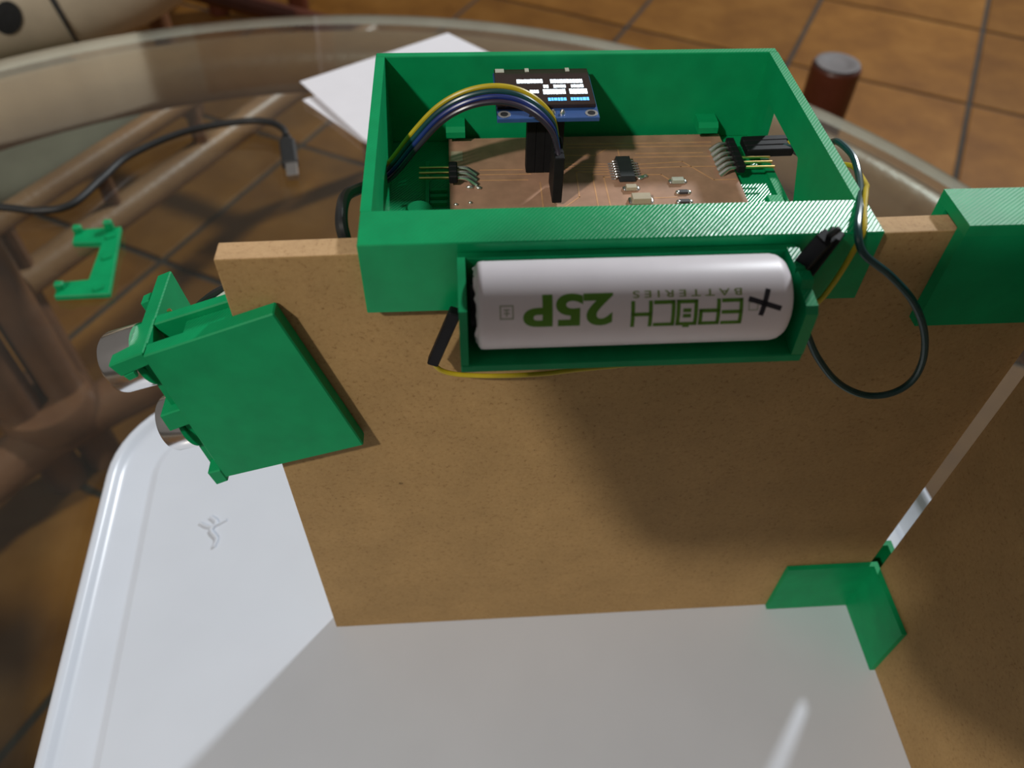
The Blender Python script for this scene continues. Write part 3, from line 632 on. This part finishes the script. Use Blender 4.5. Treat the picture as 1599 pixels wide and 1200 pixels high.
# ================================================================== BEYOND THE TABLE
rd = Vector((0.508, 0.861, 0)); rn = Vector((-0.861, 0.508, 0)); RP = Vector((-544, 502, 0))
def CP(s, n, z): q = RP + rd * s + rn * n; return (q.x, q.y, z)
ch = thing('rattan_chair', 'brown rattan chair with railed seat side seen through the glass at upper left', 'chair', CP(60, 200, FZ))
b = B(); b.tube([CP(-48, 0, -150), CP(60, 0, -150), CP(216, 0, -150)], 11, seg=12); mesh_obj('seat_rail', b, 'rattan_tan', ch, smooth=True)
b = B(); b.tube([CP(-48, 0, -215), CP(60, 0, -215), CP(545, 0, -215)], 16, seg=12); mesh_obj('seat_rail', b, 'rattan_tan', ch, smooth=True)
b = B(); b.tube([CP(-48, 400, -150), CP(60, 400, -150), CP(216, 400, -150)], 11, seg=12); mesh_obj('seat_rail', b, 'rattan_tan', ch, smooth=True)
for s in (-36, 75, 206): b = B(); b.tube([CP(s, 0, -148), CP(s, 0, -217)], 8, seg=10, smooth=False); mesh_obj('spindle', b, 'rattan_brown', ch, smooth=True)
for s in (-45, 212):
    b = B(); b.tube([CP(s, 0, -165), CP(s, 200, -165), CP(s, 400, -165)], 13, seg=10); mesh_obj('cross_rail', b, 'rattan_brown', ch, smooth=True)
for s, n in ((-45, 16), (532, 8), (-45, 400), (532, 400)): b = B(); b.tube([CP(s, n, FZ + 1), CP(s, n, -210)], 17, seg=12, smooth=False); mesh_obj('leg', b, 'rattan_brown', ch, smooth=True)
b = B(); b.tube([CP(532, 0, -215), CP(532, 200, -215), CP(532, 400, -215)], 15, seg=10); mesh_obj('cross_rail', b, 'wood_red', ch, smooth=True)
M = Matrix.Rotation(math.atan2(rd.y, rd.x), 4, 'Z')
b = B(); b.blob(CP(84, 205, -160), 112, 180, 22, M=M, p=6); tag(mesh_obj('seat_cushion', b, 'olive_fabric', base=CP(84, 205, -182), smooth=True), 'olive grey seat cushion on the rattan chair', 'cushion')
pc = Vector((-640, 790, -64)); M = Matrix.Rotation(math.radians(24), 4, 'Z')
pw = thing('patterned_cushion', 'cream cushion with black markings at the upper left corner', 'cushion', pc - Vector((0, 0, 72)))
b = B(); b.blob(pc, 215, 118, 72, M=M, p=2.6, seg=40, rg=20); mesh_obj('cushion_cover', b, 'cream_fabric', pw, smooth=True)
def on_front(lx, z):            # point on the cushion side that faces the table
    return M @ Vector((lx, -119.0 * max(0.02, 1 - (z / 72) ** 2 - abs(lx / 215) ** 2.6) ** (1 / 2.6), z)) + pc
b = B(); n = 24; vc = b.bm.verts.new(on_front(2, -2)); rings = []
for f in (0.5, 1.0): rings.append([b.bm.verts.new(on_front(2 + 13 * f * math.cos(2 * math.pi * k / n) + 4 * f * math.sin(2 * math.pi * k / n), 0 + 16 * f * math.sin(2 * math.pi * k / n))) for k in range(n)])
for k in range(n):
    b.bm.faces.new((vc, rings[0][k], rings[0][(k + 1) % n])); b.bm.faces.new((rings[0][k], rings[1][k], rings[1][(k + 1) % n], rings[0][(k + 1) % n]))
mesh_obj('black_spot', b, 'dark_print', pw)
b = B(); b.tube([on_front(40 + 15 * (k / 13) ** 0.7, 40 - 7.0 * k) for k in range(14)], lambda q: 3.0 - 1.6 * q, seg=8); mesh_obj('black_stripe', b, 'dark_print', pw, smooth=True)
# capped post
pq = (232, 610)
po = thing('round_post', 'dark brown round wooden post with grey cap beyond the table', 'post', (pq[0], pq[1], FZ))
b = B(); b.lathe([(0, 23), (330, 24.5), (347, 24.5), (349, 23)], (pq[0], pq[1], FZ), (0, 0, 1), 32); mesh_obj('pole', b, 'wood_red', po, smooth=True)
b = B(); b.lathe([(349, 22.5), (351, 22), (351.5, 18), (349.8, 13), (349.6, 6)], (pq[0], pq[1], FZ), (0, 0, 1), 32); mesh_obj('end_cap', b, 'pole_cap', po, smooth=True)
# dark stool
st = thing('wooden_stool', 'dark red-brown wooden stool behind the chair at the top edge', 'stool', (-520, 1620, FZ))
for x, y in ((-628, 1545), (-470, 1560), (-650, 1760), (-460, 1790)): b = B(); b.tube([(x, y, FZ + 1), (x + 4, y + 6, -20)], 21, seg=12, smooth=False); mesh_obj('leg', b, 'wood_red', st, smooth=True)
b = B(); b.box(-690, -420, 1530, 1800, -22, 8, bev=8); mesh_obj('seat', b, 'wood_red', st)
b = B(); b.tube([(-628, 1545, -330), (-650, 1760, -330)], 13, seg=10, smooth=False); mesh_obj('stretcher', b, 'wood_red', st, smooth=True)
b = B(); b.tube([(-470, 1560, -330), (-460, 1790, -330)], 13, seg=10, smooth=False); mesh_obj('stretcher', b, 'wood_red', st, smooth=True)

# ================================================================== THE PHONE that takes the picture (it shades the boards)
R3 = CAMROT.to_matrix(); cr, cu, cb = R3.col[0], R3.col[1], R3.col[2]
def PH(r, u, d): return CAMPOS + cr * r + cu * u + cb * d
ph = thing('smartphone', 'dark smartphone held above the tray, facing the boards', 'phone', PH(-24, 2, 8))
def rr2(a0, a1, b0, b1, R, seg=8):
    out = []
    for cx, cy, s in ((a1 - R, b1 - R, 0), (a0 + R, b1 - R, 90), (a0 + R, b0 + R, 180), (a1 - R, b0 + R, 270)):
        for k in range(seg + 1): a = math.radians(s + 90 * k / seg); out.append((cx + R * math.cos(a), cy + R * math.sin(a)))
    return out
ol = rr2(-104, 57, -37, 40, 14)
b = B(); b.poly([PH(r, u, 11.5) for r, u in ol], [PH(r, u, 3.0) for r, u in ol]); mesh_obj('phone_body', b, 'phone_black', ph)
sc = rr2(-101, 54, -34, 37, 12)
b = B(); b.poly([PH(r, u, 11.9) for r, u in sc], [PH(r, u, 11.4) for r, u in sc]); mesh_obj('phone_screen', b, 'display_glass', ph)

# the hand that holds the phone, below its right half
simple('skin', (0.42, 0.24, 0.16), rough=0.55, var=0.08, scale=60)
b = B()
Mh = Matrix(((cr.x, cu.x, cb.x), (cr.y, cu.y, cb.y), (cr.z, cu.z, cb.z)))
b.blob(PH(11, -58, 14), 46, 21, 13, M=Mh, p=2.6)
b.tube([PH(26, -72, 18), PH(52, -104, 48), PH(84, -160, 100), PH(110, -220, 160)], lambda q: 24 + 8 * q, seg=16)
for k, (r0, l) in enumerate(((-8, 0), (10, 6), (28, 4), (44, -6))):
    b.tube([PH(r0 + 2, -62, 12), PH(r0, -52, 0), PH(r0 + 1, -42, -7.5), PH(r0 + 3, -28 + l * 0.4, -7.0), PH(r0 + 5, -16 + l, -4.8)], lambda q: 9.2 - 2.2 * q, seg=12)
b.tube([PH(-2, -58, 20), PH(-14, -46, 24), PH(-20, -32, 22), PH(-24, -16, 20)], lambda q: 11 - 3 * q, seg=12)
hand = mesh_obj('person', b, 'skin', base=PH(40, -100, 40), smooth=True, sharp=180)
rm = hand.modifiers.new('remesh', 'REMESH'); rm.mode = 'VOXEL'; rm.voxel_size = 0.0016; rm.use_smooth_shade = True
sm = hand.modifiers.new('smooth', 'SMOOTH'); sm.factor = 0.6; sm.iterations = 6
tag(hand, 'hand and forearm holding the dark smartphone above the tray', 'person')
